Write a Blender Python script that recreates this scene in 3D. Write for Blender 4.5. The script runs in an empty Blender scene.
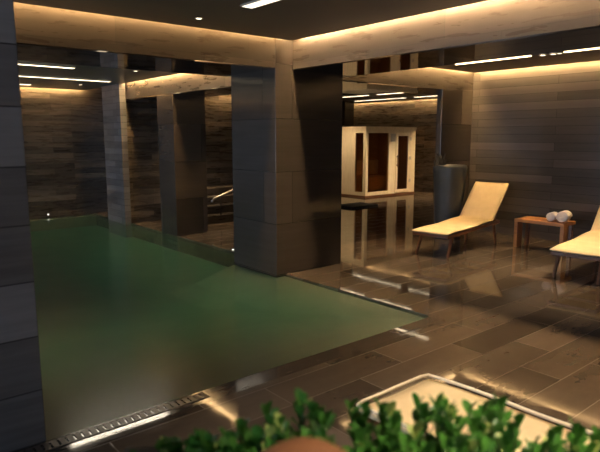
import bpy, bmesh, math, random
from mathutils import Vector, Matrix

S = bpy.context.scene
COL = S.collection
random.seed(7)
PI = math.pi

# ------------------------------------------------------------------ render settings
S.view_settings.view_transform = 'Standard'
S.view_settings.look = 'None'
S.view_settings.exposure = 0.0
S.view_settings.gamma = 1.0
S.view_settings.use_curve_mapping = False
try:
    S.cycles.max_bounces = 10
    S.cycles.glossy_bounces = 6
    S.cycles.diffuse_bounces = 4
    S.cycles.transparent_max_bounces = 12
    S.cycles.sample_clamp_indirect = 4.0
    S.cycles.use_denoising = True
    S.cycles.caustics_reflective = False
    S.cycles.caustics_refractive = False
except Exception:
    pass

# ------------------------------------------------------------------ node helpers
class N:
    """tiny wrapper to write node trees"""
    def __init__(self, name):
        self.m = bpy.data.materials.new(name)
        self.m.use_nodes = True
        self.t = self.m.node_tree
        self.t.nodes.clear()
        self.out = self.t.nodes.new('ShaderNodeOutputMaterial')
    def n(self, kind, **kw):
        nd = self.t.nodes.new(kind)
        for k, v in kw.items():
            if k.startswith('_'):
                setattr(nd, k[1:], v)
        return nd
    def link(self, a, b):
        self.t.links.new(a, b)
    def bsdf(self, color=(.5, .5, .5), rough=.5, metal=0., spec=.5):
        b = self.n('ShaderNodeBsdfPrincipled')
        b.inputs['Base Color'].default_value = (*color, 1)
        b.inputs['Roughness'].default_value = rough
        b.inputs['Metallic'].default_value = metal
        b.inputs['Specular IOR Level'].default_value = spec
        self.link(b.outputs[0], self.out.inputs[0])
        return b
    def math(self, op, a, b=None):
        m = self.n('ShaderNodeMath', _operation=op)
        for i, v in enumerate((a, b)):
            if v is None: continue
            if isinstance(v, (int, float)): m.inputs[i].default_value = v
            else: self.link(v, m.inputs[i])
        return m.outputs[0]
    def noise(self, vec, scale, detail=4, rough=.55):
        n = self.n('ShaderNodeTexNoise')
        n.inputs['Scale'].default_value = scale
        n.inputs['Detail'].default_value = detail
        n.inputs['Roughness'].default_value = rough
        self.link(vec, n.inputs['Vector'])
        return n.outputs['Fac']
    def ramp(self, fac, stops):
        r = self.n('ShaderNodeValToRGB')
        e = r.color_ramp.elements
        while len(e) < len(stops): e.new(.5)
        for i, (p, c) in enumerate(stops):
            e[i].position = p; e[i].color = (*c, 1)
        self.link(fac, r.inputs[0])
        return r.outputs[0]
    def mix(self, fac, a, b, blend='MIX'):
        m = self.n('ShaderNodeMix', _data_type='RGBA', _blend_type=blend)
        for i, v in ((0, fac), (6, a), (7, b)):
            if isinstance(v, (int, float)): m.inputs[i].default_value = v
            elif isinstance(v, tuple): m.inputs[i].default_value = (*v, 1)
            else: self.link(v, m.inputs[i])
        return m.outputs[2]
    def maprange(self, v, a, b, c, d):
        m = self.n('ShaderNodeMapRange')
        self.link(v, m.inputs[0])
        for i, x in enumerate((a, b, c, d)): m.inputs[i + 1].default_value = x
        return m.outputs[0]
    def bump(self, h, strength, dist, bs):
        b = self.n('ShaderNodeBump')
        b.inputs['Strength'].default_value = strength
        b.inputs['Distance'].default_value = dist
        self.link(h, b.inputs['Height'])
        self.link(b.outputs[0], bs.inputs['Normal'])
    def pos(self):
        return self.n('ShaderNodeNewGeometry').outputs['Position']
    def obj(self):
        return self.n('ShaderNodeTexCoord').outputs['Object']
    def comb(self, x, y, z=0.0):
        c = self.n('ShaderNodeCombineXYZ')
        for i, v in enumerate((x, y, z)):
            if isinstance(v, (int, float)): c.inputs[i].default_value = v
            else: self.link(v, c.inputs[i])
        return c.outputs[0]
    def sep(self, v):
        s = self.n('ShaderNodeSeparateXYZ'); self.link(v, s.inputs[0]); return s.outputs
    def brick(self, vec, width, height, mortar=.004, offset=.5, smooth=.1, bias=0., squash=1.):
        b = self.n('ShaderNodeTexBrick')
        b.offset = offset; b.squash = squash
        self.link(vec, b.inputs['Vector'])
        b.inputs['Color1'].default_value = (0, 0, 0, 1)
        b.inputs['Color2'].default_value = (1, 1, 1, 1)
        b.inputs['Mortar'].default_value = (.5, .5, .5, 1)
        b.inputs['Scale'].default_value = 1.0
        b.inputs['Mortar Size'].default_value = mortar
        b.inputs['Mortar Smooth'].default_value = smooth
        b.inputs['Bias'].default_value = bias
        b.inputs['Brick Width'].default_value = width
        b.inputs['Row Height'].default_value = height
        return b

def stone_wall(name, dark, mid, light, course=.11, length=1.1, rough=(.18, .42), joint=.003, streak=1.0, bump=.25):
    """dark layered stone cladding laid in long horizontal courses"""
    k = N(name)
    p = k.sep(k.pos())
    u = k.math('ADD', p[0], p[1]); v = p[2]
    br = k.brick(k.comb(u, v), length, course, joint, .37)
    br.squash_frequency = 2
    tone = br.outputs['Color']
    grain = k.noise(k.comb(k.math('MULTIPLY', u, .55), k.math('MULTIPLY', v, 9.0)), 2.2, 6, .62)
    cloud = k.noise(k.comb(u, v), 1.3, 4, .5)
    s = k.sep(tone)[0]
    f = k.math('ADD', k.math('MULTIPLY', s, .42), k.math('ADD', k.math('MULTIPLY', grain, .45 * streak), k.math('MULTIPLY', cloud, .28)))
    c = k.ramp(f, [(.28, dark), (.55, mid), (.86, light)])
    c = k.mix(br.outputs['Fac'], c, tuple(x * .35 for x in dark))
    b = k.bsdf(rough=.3)
    k.link(c, b.inputs['Base Color'])
    k.link(k.maprange(k.noise(k.comb(k.math('MULTIPLY', u, .8), k.math('MULTIPLY', v, 6.)), 3., 3), .3, .7, rough[0], rough[1]), b.inputs['Roughness'])
    h = k.math('SUBTRACT', k.math('ADD', k.math('MULTIPLY', s, .5), k.math('MULTIPLY', grain, .4)), br.outputs['Fac'])
    if bump: k.bump(h, bump, .01, b)
    return k.m

M = {}
M['wall_stone'] = stone_wall('dark_layered_stone', (.016, .013, .011), (.046, .038, .030), (.13, .103, .077))
M['lounge_stone'] = stone_wall('polished_layered_stone', (.075, .067, .060), (.105, .094, .083), (.15, .135, .118), .13, 2.2, (.07, .2), .002, .8, .06)
M['column_stone'] = stone_wall('column_slabs', (.034, .028, .022), (.054, .044, .036), (.086, .072, .058), .62, 2.4, (.09, .2), .0025, .6, 0)
M['near_column_stone'] = stone_wall('rough_column_slabs', (.08, .077, .075), (.175, .168, .168), (.30, .29, .29), .30, 2.4, (.3, .5), .004, .8, .2)
M['pale_column_stone'] = stone_wall('pale_column_courses', (.06, .059, .061), (.10, .099, .104), (.15, .148, .155), .12, .5, (.3, .5), .004, .8, .2)
M['fascia_stone'] = stone_wall('fascia_slabs', (.030, .024, .019), (.054, .043, .034), (.095, .078, .062), .5, 1.5, (.22, .42), .0018, .7, .10)

def floor_mat():
    k = N('dark_floor_tiles')
    p = k.sep(k.pos())
    br = k.brick(k.comb(p[0], k.math('ADD', p[1], .12)), 1.05, .30, .0028, .43)
    s = k.sep(br.outputs['Color'])[0]
    n1 = k.noise(k.comb(k.math('MULTIPLY', p[0], .7), k.math('MULTIPLY', p[1], 3.2)), 1.8, 6, .6)
    n2 = k.noise(k.comb(p[0], p[1]), 14., 4, .6)
    f = k.math('ADD', k.math('MULTIPLY', s, .46), k.math('ADD', k.math('MULTIPLY', n1, .44), k.math('MULTIPLY', n2, .14)))
    c = k.ramp(f, [(.25, (.048, .036, .026)), (.55, (.086, .066, .048)), (.85, (.145, .112, .084))])
    c = k.mix(br.outputs['Fac'], c, (.105, .082, .06))
    b = k.bsdf(rough=.12, spec=.55)
    k.link(c, b.inputs['Base Color'])
    r = k.math('ADD', k.maprange(n1, .3, .7, .015, .08), k.math('MULTIPLY', br.outputs['Fac'], .35))
    k.link(r, b.inputs['Roughness'])
    h = k.math('SUBTRACT', k.math('MULTIPLY', n2, .25), br.outputs['Fac'])
    k.bump(h, .06, .003, b)
    return k.m
M['floor'] = floor_mat()

def gutter_mat():
    k = N('wet_gutter_stone')
    p = k.sep(k.pos())
    n1 = k.noise(k.comb(k.math('MULTIPLY', p[0], 1.), k.math('MULTIPLY', p[1], 5.)), 6., 5, .6)
    c = k.ramp(n1, [(.3, (.030, .023, .018)), (.7, (.095, .075, .06))])
    b = k.bsdf(rough=.075, spec=.9)
    k.link(c, b.inputs['Base Color'])
    k.bump(n1, .05, .004, b)
    return k.m
M['gutter'] = gutter_mat()

def polished_mat():
    k = N('wet_polished_tile')
    p = k.pos()
    n1 = k.noise(p, 3., 5, .6)
    c = k.ramp(n1, [(.3, (.07, .055, .042)), (.7, (.12, .095, .075))])
    b = k.bsdf(rough=.03, spec=.8)
    k.link(c, b.inputs['Base Color'])
    return k.m
M['polished'] = polished_mat()

def mirror_mat():
    k = N('dark_gloss_stretch_ceiling')
    b = k.bsdf((.30, .27, .235), .025, 1.0)
    n = k.noise(k.pos(), .9, 2, .4)
    k.bump(n, .02, .02, b)
    return k.m
M['mirror'] = mirror_mat()

def plain(name, col, rough=.5, metal=0., spec=.5, var=.12, scale=8., bump=0.):
    k = N(name)
    b = k.bsdf(col, rough, metal, spec)
    n = k.noise(k.obj(), scale, 4, .6)
    c = k.ramp(n, [(.25, tuple(x * (1 - var) for x in col)), (.75, tuple(min(1, x * (1 + var)) for x in col))])
    k.link(c, b.inputs['Base Color'])
    if bump: k.bump(n, bump, .005, b)
    return k.m
M['ceiling'] = plain('painted_ceiling', (.175, .145, .118), .55, var=.05, scale=1.)
M['pool_ceiling'] = plain('satin_ceiling', (.16, .145, .125), .35, var=.05, scale=1.)
M['void'] = plain('ceiling_void', (.25, .22, .18), .8)
M['basin'] = plain('basin_tile', (.37, .305, .225), .5, var=.1, scale=2.)
M['basin_step'] = plain('basin_step_stone', (.34, .275, .20), .5, var=.15, scale=3.)
M['metal'] = plain('brushed_steel', (.36, .33, .29), .35, 1.0, var=.05)
M['dark_metal'] = plain('dark_profile', (.03, .028, .026), .4, .6)
M['grate'] = plain('brown_grate', (.07, .055, .045), .25)
M['white_metal'] = plain('white_fixture', (.5, .46, .4), .4)
M['candle'] = plain('white_terry', (.86, .74, .68), .9, var=.06, scale=60., bump=.5)
M['planter'] = plain('blue_grey_glaze', (.045, .055, .066), .35, var=.25, scale=3.)
M['soil'] = plain('dark_leaf', (.006, .006, .007), .7)
M['mat'] = plain('black_mat', (.012, .010, .009), .8)
M['rubber'] = plain('dark_gasket', (.02, .018, .016), .6)
M['box_plaster'] = plain('planter_box_finish', (.05, .045, .04), .5)
M['terracotta'] = plain('orange_brown_glaze', (.13, .052, .020), .5, var=.15, scale=14.)

def wood(name, a, b_, rough=.4, axis=0, scale=1.):
    k = N(name)
    o = k.sep(k.obj())
    vs = [k.math('MULTIPLY', o[i], (1.2 if i == axis else 16.) * scale) for i in range(3)]
    n = k.noise(k.comb(*vs), 2.4, 6, .6)
    c = k.ramp(n, [(.3, a), (.7, b_)])
    b = k.bsdf(rough=rough)
    k.link(c, b.inputs['Base Color'])
    k.bump(n, .12, .003, b)
    return k.m
M['dark_wood'] = wood('dark_lounger_wood', (.085, .032, .012), (.19, .075, .028), .35)
M['table_wood'] = wood('orange_table_wood', (.36, .15, .05), (.56, .26, .09), .38, 1)
M['sauna_wood'] = wood('pale_sauna_wood', (.70, .58, .40), (.88, .76, .55), .45, 2)
M['sauna_inner'] = wood('sauna_lining', (.42, .26, .12), (.60, .40, .20), .5, 0)

def fabric():
    k = N('cream_towelling')
    p = k.obj()
    n = k.noise(p, 220., 2, .5)
    n2 = k.noise(p, 5., 4, .6)
    c = k.ramp(n2, [(.3, (.74, .57, .31)), (.7, (.84, .67, .39))])
    b = k.bsdf(rough=.85, spec=.2)
    k.link(c, b.inputs['Base Color'])
    k.bump(k.math('ADD', k.math('MULTIPLY', n, .3), n2), .35, .008, b)
    return k.m
M['fabric'] = fabric()
M['piping'] = plain('cream_piping', (.86, .74, .52), .7, var=.04)

def leaf(name, a, b_, ):
    k = N(name)
    n = k.noise(k.pos(), 22., 3, .5)
    c = k.ramp(n, [(.3, a), (.7, b_)])
    b = k.bsdf(rough=.38)
    k.link(c, b.inputs['Base Color'])
    b.inputs['Subsurface Weight'].default_value = 0.0
    t = k.n('ShaderNodeBsdfTranslucent'); k.link(c, t.inputs[0])
    m = k.n('ShaderNodeMixShader'); m.inputs[0].default_value = .25
    k.link(b.outputs[0], m.inputs[1]); k.link(t.outputs[0], m.inputs[2])
    k.link(m.outputs[0], k.out.inputs[0])
    return k.m
M['leaf'] = leaf('green_leaf', (.022, .085, .010), (.075, .22, .030))
M['leaf_highlight'] = leaf('highlit_leaf', (.26, .36, .08), (.42, .48, .14))  # paler tone puts the gleam of lamplit leaves into the colour
M['stem'] = plain('green_stem', (.06, .10, .025), .5)

def emit(name, col, strength):
    k = N(name)
    e = k.n('ShaderNodeEmission')
    e.inputs[0].default_value = (*col, 1)
    e.inputs[1].default_value = strength
    k.link(e.outputs[0], k.out.inputs[0])
    return k.m
WARM = (1., .63, .27)
M['led_main'] = emit('led_main', WARM, 90.)
M['led_right'] = emit('led_right', (1., .68, .36), 230.)
M['led_back'] = emit('led_back', WARM, 210.)
M['led_pool'] = emit('led_pool', WARM, 190.)
M['led_lounge'] = emit('led_lounge', WARM, 175.)
M['led_spa'] = emit('led_spa', WARM, 170.0)
M['led_line'] = emit('led_line', (1., .80, .52), 5.)
M['led_broad'] = emit('led_broad', (1., .88, .68), 1.8)
M['added_slot_glow'] = emit('added_slot_glow', (1., .86, .66), 28.)
M['led_edge'] = emit('led_edge', (1., .74, .42), 8.)
M['spot_lens'] = emit('spot_lens', (1., .82, .58), 4.)
M['sauna_lamp'] = emit('sauna_lamp', (1., .62, .28), 5.)
M['led_white'] = emit('tiny_led', (1., .95, .85), 1.5)

def dark_glass():
    k = N('smoked_glass')
    g = k.n('ShaderNodeBsdfGlossy'); g.inputs['Roughness'].default_value = .02
    g.inputs[0].default_value = (.9, .85, .8, 1)
    t = k.n('ShaderNodeBsdfTransparent'); t.inputs[0].default_value = (.66, .55, .43, 1)
    fr = k.n('ShaderNodeFresnel'); fr.inputs[0].default_value = 1.5
    m = k.n('ShaderNodeMixShader')
    geo = k.n('ShaderNodeNewGeometry')
    k.link(k.math('MULTIPLY', fr.outputs[0], k.math('SUBTRACT', 1.0, geo.outputs['Backfacing'])), m.inputs[0]); k.link(t.outputs[0], m.inputs[1]); k.link(g.outputs[0], m.inputs[2])
    k.link(m.outputs[0], k.out.inputs[0])
    return k.m
M['glass'] = dark_glass()

def clear_glass():
    k = N('window_glass')
    g = k.n('ShaderNodeBsdfGlossy'); g.inputs['Roughness'].default_value = .01
    t = k.n('ShaderNodeBsdfTransparent'); t.inputs[0].default_value = (.92, .95, .96, 1)
    fr = k.n('ShaderNodeFresnel'); fr.inputs[0].default_value = 1.45
    m = k.n('ShaderNodeMixShader')
    geo = k.n('ShaderNodeNewGeometry')
    k.link(k.math('MULTIPLY', fr.outputs[0], k.math('SUBTRACT', 1.0, geo.outputs['Backfacing'])), m.inputs[0]); k.link(t.outputs[0], m.inputs[1]); k.link(g.outputs[0], m.inputs[2])
    k.link(m.outputs[0], k.out.inputs[0])
    return k.m
M['window_glass'] = clear_glass()

def water():
    k = N('pool_water')
    g = k.n('ShaderNodeBsdfGlossy'); g.inputs['Roughness'].default_value = .20
    t = k.n('ShaderNodeBsdfTransparent'); t.inputs[0].default_value = (.97, 1, .98, 1)
    fr = k.n('ShaderNodeFresnel'); fr.inputs[0].default_value = 1.33
    p = k.pos()
    n = k.noise(p, 2.2, 3, .5)
    bm_ = k.n('ShaderNodeBump'); bm_.inputs['Strength'].default_value = .05; bm_.inputs['Distance'].default_value = .03
    k.link(n, bm_.inputs['Height'])
    k.link(bm_.outputs[0], g.inputs['Normal']); k.link(bm_.outputs[0], fr.inputs['Normal'])
    df = k.n('ShaderNodeBsdfDiffuse'); df.inputs[0].default_value = (.026, .085, .068, 1)
    tm = k.n('ShaderNodeMixShader'); tm.inputs[0].default_value = .34
    k.link(t.outputs[0], tm.inputs[1]); k.link(df.outputs[0], tm.inputs[2])
    m = k.n('ShaderNodeMixShader')
    k.link(fr.outputs[0], m.inputs[0]); k.link(tm.outputs[0], m.inputs[1]); k.link(g.outputs[0], m.inputs[2])
    k.link(m.outputs[0], k.out.inputs[0])
    v = k.n('ShaderNodeVolumeAbsorption')
    v.inputs['Color'].default_value = (.15, .71, .67, 1)
    v.inputs['Density'].default_value = 2.4
    k.link(v.outputs[0], k.out.inputs['Volume'])
    return k.m
M['water'] = water()

# ------------------------------------------------------------------ mesh helpers
class MB:
    def __init__(self): self.bm = bmesh.new()
    def box(self, x0, x1, y0, y1, z0, z1, bevel=0., rot=None, mat=0):
        r = bmesh.ops.create_cube(self.bm, size=1.)
        vs = r['verts']
        for v in vs:
            v.co = Vector(((x0 + x1) / 2 + v.co.x * (x1 - x0), (y0 + y1) / 2 + v.co.y * (y1 - y0), (z0 + z1) / 2 + v.co.z * (z1 - z0)))
        if bevel:
            es = list({e for v in vs for e in v.link_edges})
            bmesh.ops.bevel(self.bm, geom=es, offset=bevel, segments=2, affect='EDGES', profile=.7)
        return self
    def bar(self, a, b, w, h, bevel=0., up=(0, 0, 1), w2=None, h2=None):
        """square-section bar from a to b, optionally tapered"""
        a, b = Vector(a), Vector(b); d = (b - a).normalized()
        s = d.cross(Vector(up))
        if s.length < 1e-4: s = Vector((1, 0, 0))
        s.normalize(); t = s.cross(d).normalized()
        w2 = w2 or w; h2 = h2 or h
        vs = []
        for p, ww, hh in ((a, w, h), (b, w2, h2)):
            for i, j in ((-1, -1), (1, -1), (1, 1), (-1, 1)):
                vs.append(self.bm.verts.new(p + s * i * ww / 2 + t * j * hh / 2))
        fs = [self.bm.faces.new([vs[i] for i in q]) for q in ((3, 2, 1, 0), (4, 5, 6, 7), (0, 1, 5, 4), (1, 2, 6, 5), (2, 3, 7, 6), (3, 0, 4, 7))]
        if bevel:
            es = list({e for f in fs for e in f.edges})
            bmesh.ops.bevel(self.bm, geom=es, offset=bevel, segments=2, affect='EDGES')
        return self
    def tube(self, pts, r, n=10):
        pts = [Vector(p) for p in pts]; rings = []
        for i, p in enumerate(pts):
            d = (pts[min(i + 1, len(pts) - 1)] - pts[max(i - 1, 0)]).normalized()
            s = d.cross(Vector((0, 0, 1)))
            if s.length < 1e-3: s = Vector((1, 0, 0))
            s.normalize(); t = s.cross(d)
            rr = r[i] if isinstance(r, (list, tuple)) else r
            rings.append([self.bm.verts.new(p + (s * math.cos(2 * PI * k / n) + t * math.sin(2 * PI * k / n)) * rr) for k in range(n)])
        for a, b in zip(rings, rings[1:]):
            for k in range(n): self.bm.faces.new((a[k], a[(k + 1) % n], b[(k + 1) % n], b[k]))
        self.bm.faces.new(rings[0][::-1]); self.bm.faces.new(rings[-1])
        return self
    def lathe(self, prof, n=32, c=(0, 0, 0)):
        rings = []
        for r, z in prof:
            if r < 1e-5: rings.append([self.bm.verts.new((c[0], c[1], c[2] + z))])
            else: rings.append([self.bm.verts.new((c[0] + r * math.cos(2 * PI * k / n), c[1] + r * math.sin(2 * PI * k / n), c[2] + z)) for k in range(n)])
        for a, b in zip(rings, rings[1:]):
            for k in range(n):
                q = [a[k % len(a)], a[(k + 1) % len(a)], b[(k + 1) % len(b)], b[k % len(b)]]
                q = list(dict.fromkeys(q))
                if len(q) > 2: self.bm.faces.new(q)
        return self
    def build(self, name, mat, parent=None, smooth=False):
        bmesh.ops.recalc_face_normals(self.bm, faces=self.bm.faces[:])
        me = bpy.data.meshes.new(name); self.bm.to_mesh(me); self.bm.free()
        me.materials.append(mat)
        if smooth:
            for p in me.polygons: p.use_smooth = True
        o = bpy.data.objects.new(name, me); COL.objects.link(o)
        if parent: o.parent = parent
        return o

def box(*a, **k): return MB().box(*a, **k)
def struct(o): o['kind'] = 'structure'; return o
def empty(name, loc=(0, 0, 0), rz=0.):
    o = bpy.data.objects.new(name, None); COL.objects.link(o)
    o.location = loc; o.rotation_euler = (0, 0, rz); o.empty_display_size = .1
    return o
def tag(o, label, cat, group=None):
    o['label'] = label; o['category'] = cat
    if group: o['group'] = group
    return o
def copy_tree(o, parent=None):
    c = o.copy(); COL.objects.link(c)
    if parent: c.parent = parent
    for ch in list(o.children): copy_tree(ch, c)
    return c

# ------------------------------------------------------------------ layout (metres; floor z = 0)
ZS = 2.42            # underside of the beams
ZM, ZP, ZL, ZX = 2.735, 2.62, 2.74, 2.75   # ceiling panels: main, pool, lounge, spa
ZT = 3.05            # structural slab above the panels
XL, XW, XE = -6., 8.85, 14.
YN, YB, YE = -3., 12.3, 14.2
XB0, XB1 = 4.32, 5.3            # long beam beside the lounge
YA0, YA1 = 5.3, 6.4             # beam over the pool
YD = 5.87                       # front of the low soffit behind the lounge
XP, XPO = 4.2, 4.46             # pool's right edge, and beyond the first column
YP = 3.12                       # pool's near edge

# ---- floor, one slab laid round the pool
f = MB()
f.box(XL, XE, YN, YP - .17, -.3, 0)
f.box(XP + .0, XE, YP - .17, YA1 - .1, -.3, 0)
f.box(XPO, XE, YA1 - .1, YE, -.3, 0)
struct(f.build('floor', M['floor']))
g = MB()
g.box(XL, 3.6, YP - .17, YP, -.3, -.004)
g.box(3.6, XP, YP - .17, YP - .12, -.3, -.004)
struct(g.build('trim_1', M['gutter']))
# polished wet corner stone by the pool corner
struct(box(3.6, XP, YP - .12, YP, -.3, -.001).build('trim_2', M['polished']))

# overflow grate along the near edge
gr = MB()
x = .55
while x < 1.75:
    gr.box(x, x + .03, YP - .095, YP - .03, -.004, .001); x += .042
gr.box(.55, 1.76, YP - .105, YP - .095, -.004, .001)
gr.box(.55, 1.76, YP - .03, YP - .02, -.004, .001)
tag(gr.build('overflow_grate', M['grate']), 'narrow dark slotted overflow grate running along the near pool edge', 'grate')

# ---- pool basin
struct(box(XL, XPO, YP, YB, -1.3, -.26).build('pool_floor', M['basin']))
b = MB()
b.box(XL, XPO, YB - .02, YB + .1, -1.3, 0)
b.box(XL - .1, XL, YP, YB + .1, -1.3, 0)
b.box(XL, XP, YP - .1, YP, -1.3, -.004)
b.box(XP, XP + .1, YP, YA1 - .1, -1.3, -.004)
b.box(XPO, XPO + .1, YA1 - .1, YB, -1.3, -.004)
b.box(XP, XPO + .1, YA1 - .2, YA1 - .1, -1.3, -.004)
for v in b.bm.verts:
    if v.co.z > -.2: v.co.z = -.05
struct(b.build('pool_wall', M['basin_step']))
# stone beach sloping down from the near edge
m = MB(); bm = m.bm
prof = [(YP, -.035), (YP + .35, -.06), (YP + .8, -.115), (YP + 1.3, -.185), (YP + 2.2, -.262), (YP, -.262)]
a = [bm.verts.new((XL, y, z)) for y, z in prof]; c = [bm.verts.new((XP, y, z)) for y, z in prof]
for q in range(len(prof)):
    n_ = (q + 1) % len(prof); bm.faces.new((a[q], a[n_], c[n_], c[q]))
bm.faces.new(a[::-1]); bm.faces.new(c)
struct(m.build('pool_step', M['basin']))
m = MB(); bm = m.bm
prof = [(XP, -.035), (XP - .15, -.06), (XP - .4, -.13), (XP - .7, -.21), (XP - 1.1, -.262), (XP, -.262)]
a = [bm.verts.new((x_, YP, z)) for x_, z in prof]; c = [bm.verts.new((x_, YA1 - .1, z)) for x_, z in prof]
for q in range(len(prof)):
    n_ = (q + 1) % len(prof); bm.faces.new((a[q], a[n_], c[n_], c[q]))
bm.faces.new(a[::-1]); bm.faces.new(c)
struct(m.build('pool_step', M['basin']))
m = MB(); bm = m.bm
o_ = [(XL, YP), (XP, YP), (XP, YA1 - .1), (XPO, YA1 - .1), (XPO, YB), (XL, YB)]
a = [bm.verts.new((x_, y_, -1.25)) for x_, y_ in o_]; c = [bm.verts.new((x_, y_, -.012)) for x_, y_ in o_]
for q in range(6):
    n_ = (q + 1) % 6; bm.faces.new((a[q], a[n_], c[n_], c[q]))
bm.faces.new(a[::-1]); bm.faces.new(c)
struct(m.build('pool_water', M['water']))

# ---- columns
def column(x0, x1, y0, y1, mat, top=ZS + .02, z0=-1.4):
    return struct(box(x0, x1, y0, y1, z0, top, bevel=.006).build('column', M[mat]))
column(-.45, .79, 3.12, 4.1, 'near_column_stone', ZT)
column(4.06, 5.13, YA0 - .004, 6.22, 'column_stone', ZT, z0=-.03)
column(4.45, 5.05, 8.55, 9.12, 'column_stone', 2.34)
column(4.31, 4.43, 10.35, 11.2, 'pale_column_stone', ZT)
struct(box(4.43, 5.3, 10.45, 10.6, -1.2, ZT).build('wall_pool', M['wall_stone']))
column(7.98, XW + .05, YD - .004, YD + .10, 'column_stone', z0=0)
column(12.6, 13.0, 12.9, 13.4, 'column_stone', ZT, z0=0)

# ---- walls
struct(box(XL - .2, XPO + 1., YB + .1, YB + .3, -.05, ZT).build('wall_back', M['wall_stone']))
wl = MB()
wl.box(XL - .2, XL, YN, -2.8, -.3, ZT); wl.box(XL - .2, XL, 11.4, YB + .3, -.3, ZT)
wl.box(XL - .2, XL, -2.8, 11.4, -.3, .3); wl.box(XL - .2, XL, -2.8, 11.4, 2.4, ZT)
struct(wl.build('wall_left', M['wall_stone']))
win = struct(box(XL - .13, XL - .12, -2.8, 11.4, .3, 2.4).build('added_window_1', M['window_glass']))  # unseen window, added to throw cool light on the columns
fr = MB()
for y in (-2.78, -.7, 1.4, 3.5, 5.6, 7.7, 9.6, 11.38): fr.box(XL - .16, XL - .08, y - .03, y + .03, .3, 2.4)
fr.box(XL - .16, XL - .08, -2.8, 11.4, .3, .36); fr.box(XL - .16, XL - .08, -2.8, 11.4, 2.34, 2.4)
fr.build('added_window_frame', M['dark_metal'], win)
struct(box(XL - .2, XE + .2, YN - .2, YN, -.3, ZT).build('wall_front', M['wall_stone']))
struct(box(XW, XW + .2, YN, YD + .10, 0, ZT).build('wall_right', M['lounge_stone']))
struct(box(XE, XE + .2, YN, YE + .2, 0, ZT).build('wall_east', M['wall_stone']))
struct(box(7.9, XE, YE, YE + .2, 0, ZT).build('wall_spa', M['wall_stone']))
struct(box(XPO + .2, 8.1, 10.6, 10.8, 0, ZT).build('wall_alcove', M['wall_stone']))
struct(box(7.9, 8.1, 9., YE, 0, ZT).build('wall_divider', M['wall_stone']))
# low stair against the alcove wall
st = MB()
for i in range(4): st.box(5.3, 7.9, 9.35 + .28 * i, 10.6, .0, .15 * (i + 1), bevel=.006)
struct(st.build('stair', M['fascia_stone']))

# ---- beams (stone sides with a dark gloss soffit)
def beam(x0, x1, y0, y1, z0=ZS):
    o = struct(box(x0, x1, y0, y1, z0 + .012, ZT).build('beam', M['fascia_stone']))
    box(x0 + .001, x1 - .001, y0 + .001, y1 - .001, z0, z0 + .012).build('gloss_soffit', M['mirror'], o)
    return o
beam(XL, XPO, YA0, YA1)                      # over the pool
beam(XB0, XB1, YN, YA0)                      # beside the lounge
beam(XB1, XW, YD, 6.7)                       # behind the lounge
low = beam(XPO, XB1, YA1, 9.0, 2.34)
beam(XB1, 7.6, 6.7, 9.0)
beam(XPO, XB1 - .1, 9.0, 10.99, 2.34)
beam(4.85, XB1 + .1, 10.99, YB + .1, 2.40)
struct(box(XPO, XB1, YA0, YA1, ZS, ZT).build('beam', M['fascia_stone']))
struct(box(XB1, XB1 + .02, YA0, YD, ZS, ZT).build('beam', M['fascia_stone']))

# ---- ceiling panels hung short of the fascias, leaving a light slot
G = .085
def panel(x0, x1, y0, y1, z, mat='ceiling'):
    return struct(box(x0, x1, y0, y1, z, z + .035).build('ceiling', M[mat]))
p_main = panel(XL, XB0 - G, YN, YA0 - G, ZM)
pc = MB()
pc.box(XL, XPO - G, YA1, 7.70, ZP, ZP + .035); pc.box(XL, XPO - G, 8.10, YB + .1 - G, ZP, ZP + .035)
pc.box(XL, 2.30, 7.70, 8.10, ZP, ZP + .035); pc.box(3.90, XPO - G, 7.70, 8.10, ZP, ZP + .035)
pc.box(2.25, 3.95, 7.66, 7.70, ZP + .035, ZP + .12); pc.box(2.25, 3.95, 8.10, 8.14, ZP + .035, ZP + .12)
pc.box(2.25, 3.95, 7.66, 8.14, ZP + .12, ZP + .13)
p_pool = struct(pc.build('ceiling', M['pool_ceiling']))
box(2.30, 3.90, 8.06, 8.099, ZP + .002, ZP + .10).build('added_slot_mask', M['dark_metal'], p_pool)  # added dark strip that hides the slot's lit inner edge
box(2.33, 3.87, 7.96, 8.04, ZP + .095, ZP + .118).build('added_slot_light', M['added_slot_glow'], p_pool)  # hidden light added for its reflected streak on the gutter
p_lounge = panel(XB1, XW - G, YN, YD - G, ZL)
p_spa = panel(XW, XE - G, 6.7, YE, ZX)
p_spa2 = panel(7.6, XW, 6.7, YE, ZX)
p_alc = panel(XB1 - .1, 7.9, 9.0, 10.6 - G, 2.60)
panel(XW + .2, XE - G, YN, 6.7, ZX)
struct(box(XL, XE, YN, YE, ZT, ZT + .1).build('roof_slab', M['void']))

# LED strips lying hidden on the panel edges, washing the fascias
def strip(x0, x1, y0, y1, z, mat, parent):
    o = box(x0, x1, y0, y1, z, z + .02).build('led_strip', M[mat], parent)
    return o
def strip_x(x0, x1, yf, z, mat, par): return strip(x0, x1, yf - G + .012, yf - .035, z + .06, mat, par)
def strip_y(y0, y1, xf, z, mat, par): return strip(xf - G + .012, xf - .035, y0, y1, z + .06, mat, par)
strip_x(XL, XB0 - .1, YA0, ZM, 'led_main', p_main)
strip_y(YN, YA0 - .1, XB0, ZM, 'led_right', p_main)
strip_x(XL, XPO - .1, YB + .1, ZP, 'led_back', p_pool)
strip_y(YA1 + .05, 10.3, XPO, ZP, 'led_pool', p_pool)
strip_x(XB1 + .05, XW - .1, YD, ZL, 'led_lounge', p_lounge)
strip_y(YN, YD - .1, XW, ZL, 'led_lounge', p_lounge)
strip_y(6.8, YE - .05, XE, ZX, 'led_spa', p_spa)
strip_x(XB1, 7.8, 10.6, 2.60, 'led_back', p_alc)

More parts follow.
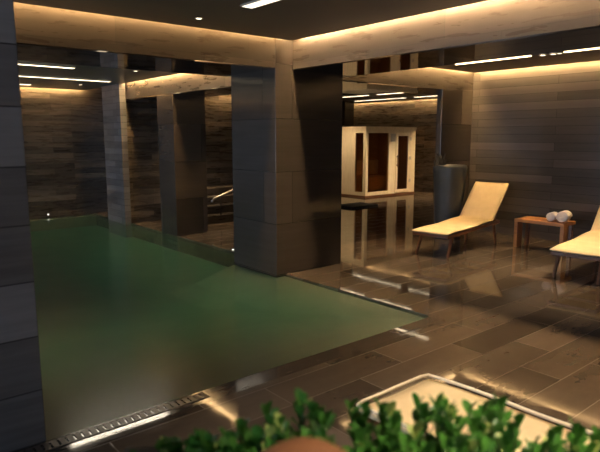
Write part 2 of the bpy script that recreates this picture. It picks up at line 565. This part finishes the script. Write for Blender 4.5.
# ---- visible linear lights
def linear(x0, x1, y0, y1, z, label, mat='led_line', group=None, cut=None):
    o = empty('linear_downlight', ((x0 + x1) / 2, (y0 + y1) / 2, z))
    c = o.location
    box(x0 - c.x - .012, x1 - c.x + .012, y0 - c.y - .012, y1 - c.y + .012, -.012, 0.0).build('housing', M['white_metal'], o)
    box(x0 - c.x, x1 - c.x, y0 - c.y, y1 - c.y, -.016, -.012).build('diffuser', M[mat], o)
    return tag(o, label, 'light', group)
linear(2.80, 2.90, 1.2, 4.1, ZM, 'broad white linear light in the ceiling in front of the two lit beams', 'led_broad')
linear(-3., 2.85, 8.36, 8.42, ZP, 'slim linear light over the pool, the line hanging closest behind the pool beam')
linear(-2., 4.0, 9.97, 10.03, ZP, 'longest slim linear light over the pool, middle line of three')
linear(-2., 3.10, 11.5, 11.56, ZP, 'shortest-looking slim linear light over the pool, beside the lit back wall')
for i, (y0, y1) in enumerate(((8.96, 10.3), (10.62, 12.6))):
    linear(11.20, 11.26, y0, y1, ZX, ('linear light above the sauna cabin, half nearer the lounge, on the pool side',
                                      'linear light above the sauna cabin, half deeper in the room, on the pool side')[i])
for i, (y0, y1) in enumerate(((9.1, 10.3), (10.62, 12.6))):
    linear(12.72, 12.78, y0, y1, ZX, ('linear light by the lit wall behind the sauna, half nearer the lounge',
                                      'linear light by the lit wall behind the sauna, half deeper in the room')[i])
linear(9.78, 9.86, 7.3, 8.3, ZX, 'linear light above the black mat, mirrored in the wet corner tile')
# warm line on the lounge side of the long beam, broken by a pair of small spots
for i, (y0, y1) in enumerate(((2.90, 3.75), (-2.5, 2.58))):
    o = empty('linear_downlight', (XB1 + .012, (y0 + y1) / 2, ZS))
    box(-.011, .006, -(y1 - y0) / 2, (y1 - y0) / 2, .0, .03).build('housing', M['dark_metal'], o)
    box(-.004, .010, -(y1 - y0) / 2, (y1 - y0) / 2, -.006, .0).build('diffuser', M['led_edge'], o)
    tag(o, ('thin warm light line on the beam edge, between column and spot pair',
            'thin warm light line on the beam edge, leading from the spot pair out of view')[i], 'light')

# ---- downlights
def downlight(x, y, z, label, power=0., size=55., r=.032, tilt=(0, 0), group=None, col=(1., .72, .42)):
    o = empty('downlight', (x, y, z))
    MB().lathe([(r * .8, -.002), (r * 1.25, -.004), (r * 1.3, 0.), (r * .8, 0.001)], 20).build('trim_ring', M['white_metal'], o, True)
    MB().lathe([(0, -.0035), (r * .8, -.0035), (r * .8, -.001), (0, -.001)], 20).build('lens', M['spot_lens'], o)
    if power:
        l = bpy.data.lights.new('spot', 'SPOT'); l.energy = power; l.color = col
        l.spot_size = math.radians(size); l.spot_blend = .7; l.shadow_soft_size = .05
        lo = bpy.data.objects.new('spot_beam', l); COL.objects.link(lo); lo.parent = o
        lo.location = (0, 0, -.03); lo.rotation_euler = (tilt[0], tilt[1], 0)
    return tag(o, label, 'light', group)
downlight(2.80, 4.81, ZM, 'small round downlight in the brown ceiling before the lit pool beam', 8, 70)
downlight(5.33, 2.79, ZS - .004, 'small spot in the gap of the beam light line, nearer the column', 0, r=.028)
downlight(5.33, 2.69, ZS - .004, 'small spot in the gap of the beam light line, nearer the table lounger', 0, r=.028)
downlight(3.70, 8.24, ZP, 'small round downlight in the pool ceiling right behind the dark beam', 30, 80)
downlight(3.84, 11.0, ZP, 'small round downlight in the pool ceiling near the back wall column', 30, 80)
downlight(11.87, 8.89, ZX, 'small round downlight in the ceiling beside the sauna and grey column', 40, 80)
downlight(6.6, 4.2, ZL, 'downlight over the reclined lounger beside the grey planter', 330, 60, tilt=(.12, .15))
downlight(6.6, 2.6, ZL, 'downlight over the cream lounger beyond the wooden table', 380, 60, tilt=(.12, .15))
downlight(2.0, 1.3, ZM, 'downlight over the cream lounger behind the leafy plant', 260, 75, col=(1., .80, .60))
downlight(5.6, 9.5, 2.60, 'added unseen fill light over the stair landing behind the pool column', 150, 90)  # unseen lamp added to brighten the dark alcove
downlight(5.75, 8.1, ZS, 'added unseen fill light under the low dark ceiling behind the pool column', 60, 100)  # extra lamp out of sight, added to lighten the landing floor
downlight(.9, -.2, ZM, 'downlight over the planting box', 420, 80, col=(1., .82, .62))

# small underwater / edge lights seen by the far wall and gutter
def edge_light(x, y, z, label):
    o = MB().lathe([(0, 0), (.018, 0), (.018, .008), (.012, .012), (0, .012)], 16, (0, 0, 0)).build('marker_light', M['led_white'])
    o.location = (x, y, z); return tag(o, label, 'light')
downlight(11.4, 8.6, ZX, 'added fill light in front of the sauna corner', 300, 75, tilt=(.55, 0))  # added out of view to brighten the sauna front
downlight(13.0, 8.8, ZX, 'added fill light in front of the sauna door', 240, 75, tilt=(.5, 0))  # second lamp added for the sauna front, also hidden
downlight(10.0, 11.2, ZX, 'added fill light beside the sauna side window', 170, 75, tilt=(0, -.5))  # lamp added to light the sauna's pool side
downlight(7.6, 3.75, ZL, 'added fill light over the small wooden side table', 220, 50, tilt=(0, .12))  # added to brighten the towels and tabletop
e1 = edge_light(3.5, YB + .095, .05, 'tiny white marker light at the waterline of the back wall')
e1.rotation_euler = (PI / 2, 0, 0)
edge_light(XPO + .06, 6.95, 0., 'tiny white marker light on the pool edge beside the near column')

# ------------------------------------------------------------------ loungers
def lounger_parts(root, piping=False):
    L, z0, z1, BL, an, W = 1.42, .345, .392, .71, .80, .56
    ca, sa = math.cos(an), math.sin(an)
    T = .042
    # cushion: one long pad bent at the hinge
    prof = []
    for i in range(15): t = i / 14; prof.append((t * (L - .06), z0 + (z1 - z0) * t + .006 * math.sin(t * 9)))
    for i in range(1, 6):
        a = an * i / 5; prof.append((L - .06 + .10 * math.sin(a), z1 + .07 * (1 - math.cos(a))))
    bx, bz = prof[-1]
    for i in range(1, 11): t = i / 10; prof.append((bx + ca * BL * t, bz + sa * BL * t))
    m = MB(); bm = m.bm; rows = []
    ny = 10
    for i, (px, pz) in enumerate(prof):
        a = prof[max(i - 1, 0)]; c = prof[min(i + 1, len(prof) - 1)]
        d = Vector((c[0] - a[0], 0, c[1] - a[1])).normalized(); nrm = Vector((-d.z, 0, d.x))
        ends = min(i, len(prof) - 1 - i)
        th = T * (.55 if ends == 0 else .9 if ends == 1 else 1.)
        top, bot = [], []
        for j in range(ny + 1):
            v = j / ny * 2 - 1
            y = v * W / 2
            e = (1 - abs(v) ** 8) ** .5 if abs(v) < 1 else .0
            k = .35 + .65 * e
            sag = .012 * (1 - v * v)
            top.append(bm.verts.new(Vector((px, y, pz)) + nrm * (th * .5 * k - sag * .6 + .0)))
            bot.append(bm.verts.new(Vector((px, y, pz)) - nrm * (th * .5 * k)))
        rows.append(top + bot[::-1])
    n = len(rows[0])
    for a, b_ in zip(rows, rows[1:]):
        for k in range(n): bm.faces.new((a[k], a[(k + 1) % n], b_[(k + 1) % n], b_[k]))
    bm.faces.new(rows[0]); bm.faces.new(rows[-1][::-1])
    cu = m.build('cushion', M['fabric'], root, True)
    if piping:
        pm = MB()
        hw = W / 2 - .006
        pts = []
        for px, pz in prof[::-1][2:]: pts.append((px, hw, pz + .03))
        pts += [(-.005, hw - .02, z0 + .03), (-.012, hw - .05, z0 + .03)]
        pts += [(-.012, -hw + .05, z0 + .03), (-.005, -hw + .02, z0 + .03)]
        for px, pz in prof[:-2]: pts.append((px, -hw, pz + .03))
        pm.tube(pts, .009, 8); pm.build('piping', M['piping'], cu, True)
    fr = MB()
    zb = -T * .5 - .022
    for s_ in (-1, 1):
        y = s_ * (W / 2 - .02)
        fr.bar((.02, y, z0 + zb), (L + .25, y, z1 + zb - .005), .03, .045, .005)
    for xx in (.035, .5, 1.0, L + .22):
        zz = z0 + zb + (z1 - z0) * xx / L
        fr.bar((xx, -W / 2 + .03, zz), (xx, W / 2 - .03, zz), .035, .035, .004)
    fr.build('frame', M['dark_wood'], root)
    bf = MB()
    for s_ in (-1, 1):
        y = s_ * (W / 2 - .03)
        o = Vector((sa, 0, -ca)) * .047
        bf.bar(Vector((bx - .03, y, bz - .02)) + o, Vector((bx + ca * (BL - .01), y, bz + sa * (BL - .01))) + o, .028, .036, .004)
    for t in (.15, .55, .96):
        p = Vector((bx + ca * BL * t, 0, bz + sa * BL * t)) + Vector((sa, 0, -ca)) * .047
        bf.bar(p - Vector((0, W / 2 - .03, 0)), p + Vector((0, W / 2 - .03, 0)), .028, .03, .004)
    bf.build('backrest_frame', M['dark_wood'], root)
    q = Vector((bx + ca * BL * .55, 0, bz + sa * BL * .55)) + Vector((sa, 0, -ca)) * .06
    for s_ in (-1, 1):
        MB().bar((q.x, s_ * .2, q.z), (L + .22, s_ * .2, z1 + zb), .022, .03, .003).build('backrest_prop', M['dark_wood'], root)
    for xx, dx in ((.22, -.13), (L + .12, .07)):
        for s_ in (-1, 1):
            y = s_ * (W / 2 - .045)
            zt = z0 + zb + .01
            MB().bar((xx, y, zt), (xx + dx, y + s_ * .012, 0), .034, .05, .004, up=(1, 0, 0), w2=.028, h2=.036).build('leg', M['dark_wood'], root)
    return root

l1 = empty('sun_lounger', (6.331, 4.789, 0), .127)
lounger_parts(l1)
tag(l1, 'cream-cushioned wooden sun lounger with raised back in front of the grey planter', 'lounger', 'cream sun loungers')
l2 = copy_tree(l1); l2.location = (6.464, 2.857, 0); l2.rotation_euler.z = .099
tag(l2, 'cream-cushioned wooden sun lounger beside the wooden table, cut off at the picture edge', 'lounger', 'cream sun loungers')
l3 = empty('sun_lounger', (2.13, 1.79, 0), -PI / 2)
lounger_parts(l3, True)
tag(l3, 'cream sun lounger with raised piped border, half hidden behind the leafy plant', 'lounger', 'cream sun loungers')

# ------------------------------------------------------------------ side table and towels
tb = empty('side_table', (8.12, 4.06, 0), 0.03)
box(-.20, .20, -.37, .37, .39, .44, bevel=.006).build('tabletop', M['table_wood'], tb)
for s_ in (-1, 1):
    box(-.19, -.03, s_ * .37 - (.05 if s_ > 0 else 0), s_ * .37 + (.05 if s_ < 0 else 0), 0, .39, bevel=.004).build('leg', M['table_wood'], tb)
    box(.12, .18, s_ * .35 - (.05 if s_ > 0 else 0), s_ * .35 + (.05 if s_ < 0 else 0), 0, .39, bevel=.004).build('leg', M['dark_wood'], tb)  # back legs in darker wood: shade under the top put into colour
tag(tb, 'low orange-brown wooden side table standing between two cream loungers', 'table')

def towel(r, L):
    m = MB(); bm = m.bm
    n = 90; turns = 4.5
    inner = []
    for i in range(n + 1):
        t = i / n; a = t * turns * 2 * PI
        rr = r * (.12 + .88 * t)
        inner.append((rr * math.cos(a), rr * math.sin(a)))
    th = r * .085
    rows = []
    for i, (yy, zz) in enumerate(inner):
        d = Vector((yy, zz)).normalized()
        rows.append([bm.verts.new((sx * L / 2, yy + d.x * o, zz + d.y * o)) for sx, o in ((-1, -th), (-1, th), (1, th), (1, -th))])
    for a, b_ in zip(rows, rows[1:]):
        for k in range(4): bm.faces.new((a[k], a[(k + 1) % 4], b_[(k + 1) % 4], b_[k]))
    bm.faces.new(rows[0]); bm.faces.new(rows[-1][::-1])
    return m.build('rolled_towel', M['candle'], None, True)
t1 = towel(.062, .17); t1.location = (8.06, 3.915, .442 + .066); t1.rotation_euler = (0, 0, .12)
tag(t1, 'slimmer rolled white towel on the side table, nearer the planter lounger', 'towel', 'rolled towels on the side table')
t2 = towel(.078, .19); t2.location = (8.07, 3.752, .442 + .083); t2.rotation_euler = (0, 0, .12)
tag(t2, 'fatter rolled white towel on the side table, at the end by the cut-off lounger', 'towel', 'rolled towels on the side table')

# ------------------------------------------------------------------ grey planter with dark plant
pl = empty('tall_planter', (7.86, 5.575, 0))
m = MB(); bm = m.bm
levels = [(.20, 0), (.205, .02), (.225, .5), (.252, 1.0), (.266, 1.12), (.266, 1.16), (.255, 1.19), (.235, 1.20), (.215, 1.19), (.205, 1.10), (.20, .95)]
rings = []
for hw, z in levels:
    ring = []
    rc = hw * .92
    for q in range(4):
        for k in range(5):
            a = PI / 2 * q + PI / 2 * k / 4
            cx_, cy_ = [(1, 1), (-1, 1), (-1, -1), (1, -1)][q]
            ring.append(bm.verts.new((cx_ * (hw - rc) + rc * math.cos(a), cy_ * (hw - rc) + rc * math.sin(a), z)))
    rings.append(ring)
for a, b_ in zip(rings, rings[1:]):
    for k in range(20): bm.faces.new((a[k], a[(k + 1) % 20], b_[(k + 1) % 20], b_[k]))
bm.faces.new(rings[0][::-1]); bm.faces.new(rings[-1])
m.build('planter_body', M['planter'], pl, True)
dk = MB()
rnd = random.Random(3)
for i in range(46):
    a = rnd.uniform(0, 2 * PI); r0 = rnd.uniform(0, .05); h = rnd.uniform(.22, .46)
    cx_, cy_ = -.15 + r0 * math.cos(a), .10 + r0 * math.sin(a)
    lean = rnd.uniform(.0, .06)
    dk.tube([(cx_, cy_, .95), (cx_ + lean * .4 * math.cos(a), cy_ + lean * .4 * math.sin(a), .95 + h * .6), (cx_ + lean * math.cos(a), cy_ + lean * math.sin(a), .95 + h)], [.02, .024, .006], 6)
dk.build('plant_tuft', M['soil'], pl, True)
tag(pl, 'tall blue-grey tapered planter with a dark tuft of plant before the grey column', 'planter')

# ------------------------------------------------------------------ sauna cabin
X0, X1, Y0, Y1, H = 11.28, 13.37, 10.72, 12.2, 1.93
sa_ = empty('sauna_cabin', ((X0 + X1) / 2, (Y0 + Y1) / 2, 0))
def sb(*a, **k):
    c = sa_.location
    m = MB()
    return m, (lambda x0, x1, y0, y1, z0, z1, bv=.004: m.box(x0 - c.x, x1 - c.x, y0 - c.y, y1 - c.y, z0, z1, bevel=bv))
m, B = sb(); B(X0 - .02, X1 + .02, Y0 - .02, Y1, H - .07, H); m.build('roof', M['sauna_wood'], sa_)
m, B = sb(); B(X0 - .01, X1 + .01, Y0 - .01, Y1, 0, .05); m.build('base', M['dark_wood'], sa_)
Xc = X0; xw1, xp1, xd0, xd1 = X0 + .10, 12.22, 12.52, 13.1   # window, post, door
m, B = sb(); B(X0, xw1, Y0, Y0 + .10, .05, H - .07); m.build('corner_post', M['sauna_wood'], sa_)
m, B = sb(); B(xp1, 12.50, Y0, Y0 + .08, .05, H - .07); m.build('door_post', M['sauna_wood'], sa_)
m, B = sb(); B(13.14, X1, Y0, Y0 + .08, .05, H - .07); m.build('end_panel', M['sauna_wood'], sa_)
for z0_, z1_ in ((H - .17, H - .07), (.05, .15)):
    m, B = sb(); B(xw1, xp1, Y0, Y0 + .07, z0_, z1_); m.build('window_rail', M['sauna_wood'], sa_)
m, B = sb(); B(xw1 + .0, xp1, Y0 + .03, Y0 + .04, .15, H - .17, 0); m.build('front_window', M['glass'], sa_)
m, B = sb(); B(12.50, 13.14, Y0, Y0 + .07, H - .15, H - .07); m.build('door_header', M['sauna_wood'], sa_)
m, B = sb(); B(12.51, 12.60, Y0 - .005, Y0 + .045, .06, H - .155); B(13.04, 13.13, Y0 - .005, Y0 + .045, .06, H - .155)
B(12.60, 13.04, Y0 - .005, Y0 + .045, .06, .16); B(12.60, 13.04, Y0 - .005, Y0 + .045, H - .25, H - .155)
door = m.build('door', M['sauna_wood'], sa_)
m, B = sb(); B(12.60, 13.04, Y0 + .015, Y0 + .023, .16, H - .25, 0); m.build('door_glass', M['glass'], door)
m, B = sb(); B(12.54, 12.565, Y0 - .06, Y0 - .035, .80, 1.15, .008); B(12.542, 12.562, Y0 - .04, Y0, .84, .87); B(12.542, 12.562, Y0 - .04, Y0, 1.08, 1.11); m.build('handle', M['dark_wood'], door)
for z in (.35, 1.0, 1.55):
    m, B = sb(); B(13.10, 13.17, Y0 - .02, Y0 - .004, z, z + .09); m.build('hinge', M['white_metal'], door)
# side towards the pool: window strip, then a plain panel
m, B = sb(); B(X0, X0 + .07, 11.12, Y1, .05, H - .07); m.build('side_panel', M['sauna_wood'], sa_)
for z0_, z1_ in ((H - .17, H - .07), (.05, .15)):
    m, B = sb(); B(X0, X0 + .07, Y0 + .10, 11.12, z0_, z1_); m.build('side_rail', M['sauna_wood'], sa_)
m, B = sb(); B(X0 + .03, X0 + .04, Y0 + .10, 11.12, .15, H - .17, 0); m.build('side_window', M['glass'], sa_)
m, B = sb(); B(X0, X1, Y1 - .06, Y1, .05, H - .07); B(X1 - .06, X1, Y0 + .08, Y1 - .06, .05, H - .07); m.build('lining', M['sauna_inner'], sa_)
m, B = sb(); B(X0 + .08, X1 - .07, 11.65, Y1 - .07, .42, .48); B(X0 + .08, X1 - .07, 11.65, 11.68, .06, .42); m.build('bench', M['sauna_inner'], sa_)
m, B = sb(); B(X0 + .08, X1 - .07, Y1 - .10, Y1 - .065, .52, .95); m.build('bench_back', M['sauna_wood'], sa_)
m, B = sb(); B(12.27, 12.45, Y0 - .035, Y0, 1.52, 1.74, .008); m.build('control_panel', M['white_metal'], sa_)
m, B = sb(); B(11.8, 12.6, Y0 + .10, Y0 + .14, H - .11, H - .08, .004); m.build('interior_lamp', M['sauna_lamp'], sa_)
tag(sa_, 'pale wooden sauna cabin with smoked glass windows and door by the far wall', 'sauna')

dm = box(-.45, .45, -.3, .3, 0, .045, bevel=.01).build('step_mat', M['mat']); dm.location = (9.75, 9.55, 0)
tag(dm, 'low black mat on the glossy floor in front of the sauna', 'mat')

# ------------------------------------------------------------------ handrail in the stair alcove
hr = empty('handrail', (6.2, 9.4, 0))
MB().tube([(-.55, 0, .42 + .0), (-.5, 0, .47), (1.1, 0, 1.02), (1.25, 0, 1.02)], .022, 10).build('rail', M['metal'], hr, True)
MB().tube([(-.35, 0, 0.0 + .15), (-.35, 0, .52)], .012, 8).build('post', M['dark_metal'], hr, True)
MB().tube([(.75, 0, .15), (.75, 0, .90)], .012, 8).build('post', M['dark_metal'], hr, True)
tag(hr, 'thin sloping metal handrail behind the dark pool column', 'handrail')

# ------------------------------------------------------------------ planting box with a leafy shrub close to the camera
ang = math.atan2(.40 - .92, 1.02 - .45)
pb = empty('planting_box', (.86, .74, 0), ang)
bx_ = MB()
bx_.box(-.62, .62, -.15, .15, 0, .90, bevel=.012)
bx_.build('box_body', M['box_plaster'], pb)
rnd = random.Random(11)
lf = MB(); bd = MB(); sm = MB(); stems = []
def add_leaf(mb, base, d, L, W, twist):
    d = d.normalized()
    side = d.cross(Vector((0, 0, 1)))
    if side.length < .05: side = Vector((1, 0, 0))
    side.normalize(); side = Matrix.Rotation(twist, 3, d) @ side
    up = side.cross(d).normalized()
    prof = [(0, .12), (.25, .55), (.5, .92), (.72, 1.), (.9, .70), (1., .12)]
    rows = []
    for t, w_ in prof:
        c = base + d * L * t - up * (.18 * L * t * t)
        hw = W / 2 * w_
        rows.append([mb.bm.verts.new(c - side * hw + up * hw * .35), mb.bm.verts.new(c), mb.bm.verts.new(c + side * hw + up * hw * .35)])
    for a, b_ in zip(rows, rows[1:]):
        mb.bm.faces.new((a[0], a[1], b_[1], b_[0])); mb.bm.faces.new((a[1], a[2], b_[2], b_[1]))
def height(u):      # outline of the shrub along the box
    pts = [(-.62, .01), (-.50, .02), (-.43, .05), (-.38, .10), (-.33, .12), (-.27, .10), (-.21, .20), (-.15, .17), (-.08, .13), (.0, .18), (.08, .21), (.18, .24), (.25, .21), (.31, .13), (.40, .14), (.62, .07)]
    for (a, ha), (b_, hb) in zip(pts, pts[1:]):
        if a <= u <= b_: return ha + (hb - ha) * (u - a) / (b_ - a)
    return .15
for i in range(150):
    u = rnd.uniform(-.60, .60); v = rnd.uniform(-.12, .12)
    h = height(u) * rnd.uniform(.72, 1.0)
    p0 = Vector((u, v, .90)); tip = Vector((u + rnd.uniform(-.03, .03), v + rnd.uniform(-.03, .03), .88 + h * .86))
    stems.append((p0, (p0 + tip) / 2 + Vector((rnd.uniform(-.01, .01), 0, 0)), tip))
    nl = 11
    for k in range(nl):
        t = .25 + .75 * k / (nl - 1)
        q = p0.lerp(tip, t)
        a = k * 2.4 + rnd.uniform(-.3, .3)
        tilt = (.95 - .75 * t) + rnd.uniform(-.15, .15)
        d = Vector((math.cos(a) * math.sin(tilt), math.sin(a) * math.sin(tilt), math.cos(tilt)))
        highlit = rnd.random() < .06  # scattered leaves take the painted-in gleam
        add_leaf(bd if highlit else lf, q, d, rnd.uniform(.034, .052), rnd.uniform(.018, .026), rnd.uniform(-.5, .5))
fo = lf.build('foliage', M['leaf'], pb, True)
y_ = bd.build('highlit_leaves', M['leaf_highlight'], pb, True); y_['label'] = 'pale yellow-green leaves with light painted in'
for q in stems: sm.tube(q, [.005, .004, .002], 5)
sm.tube([(-.6, 0, .905), (.6, 0, .905)], .012, 6)
st_ = sm.build('stems', M['stem'], pb, True); st_['kind'] = 'stuff'
tag(pb, 'low bushy green shrub with small rounded leaves in a dark box', 'plant')

dj = empty('domed_post', (.508, .596, 0))
MB().lathe([(0, 0), (.06, 0), (.06, .02), (.04, .04), (.04, 1.08), (.05, 1.10), (0, 1.10)], 28).build('shaft', M['box_plaster'], dj, True)
MB().lathe([(.05, 1.09), (.090, 1.095), (.098, 1.11), (.094, 1.135), (.080, 1.16), (.055, 1.18), (.026, 1.19), (0, 1.193)], 40).build('domed_cap', M['terracotta'], dj, True)
tag(dj, 'rounded orange-brown domed post top in front of the green shrub', 'post')

# ------------------------------------------------------------------ daylight let in by the added window, world
W_ = bpy.data.worlds.new('dusk'); S.world = W_; W_.use_nodes = True
W_.node_tree.nodes['Background'].inputs[0].default_value = (.42, .48, .62, 1)
W_.node_tree.nodes['Background'].inputs[1].default_value = 14.0
pl_ = bpy.data.lights.new('window_portal', 'AREA'); pl_.shape = 'RECTANGLE'; pl_.size = 14.2; pl_.size_y = 2.1
pl_.cycles.is_portal = True
po = bpy.data.objects.new('window_portal', pl_); COL.objects.link(po)
po.location = (XL - .25, 4.3, 1.35); po.rotation_euler = (PI / 2, 0, -PI / 2)

# ------------------------------------------------------------------ camera
U = Vector((687., 89., -567.3085)).normalized()     # world +X seen in camera axes
V = Vector((-480., 89., -567.3085)).normalized()    # world +Y seen in camera axes
Wz = U.cross(V).normalized()
V = Wz.cross(U).normalized()
R = Matrix((U, V, Wz))                               # camera axes -> world
cam = bpy.data.cameras.new('camera')
cam.sensor_width = 36.; cam.lens = 567.3085 * 36. / 600.
cam.clip_start = .05; cam.clip_end = 100.
cam.dof.use_dof = True; cam.dof.focus_distance = 6.5; cam.dof.aperture_fstop = 2.6
co = bpy.data.objects.new('camera', cam); COL.objects.link(co)
co.matrix_world = Matrix.Translation((0, 0, 1.65)) @ R.to_4x4()
S.camera = co
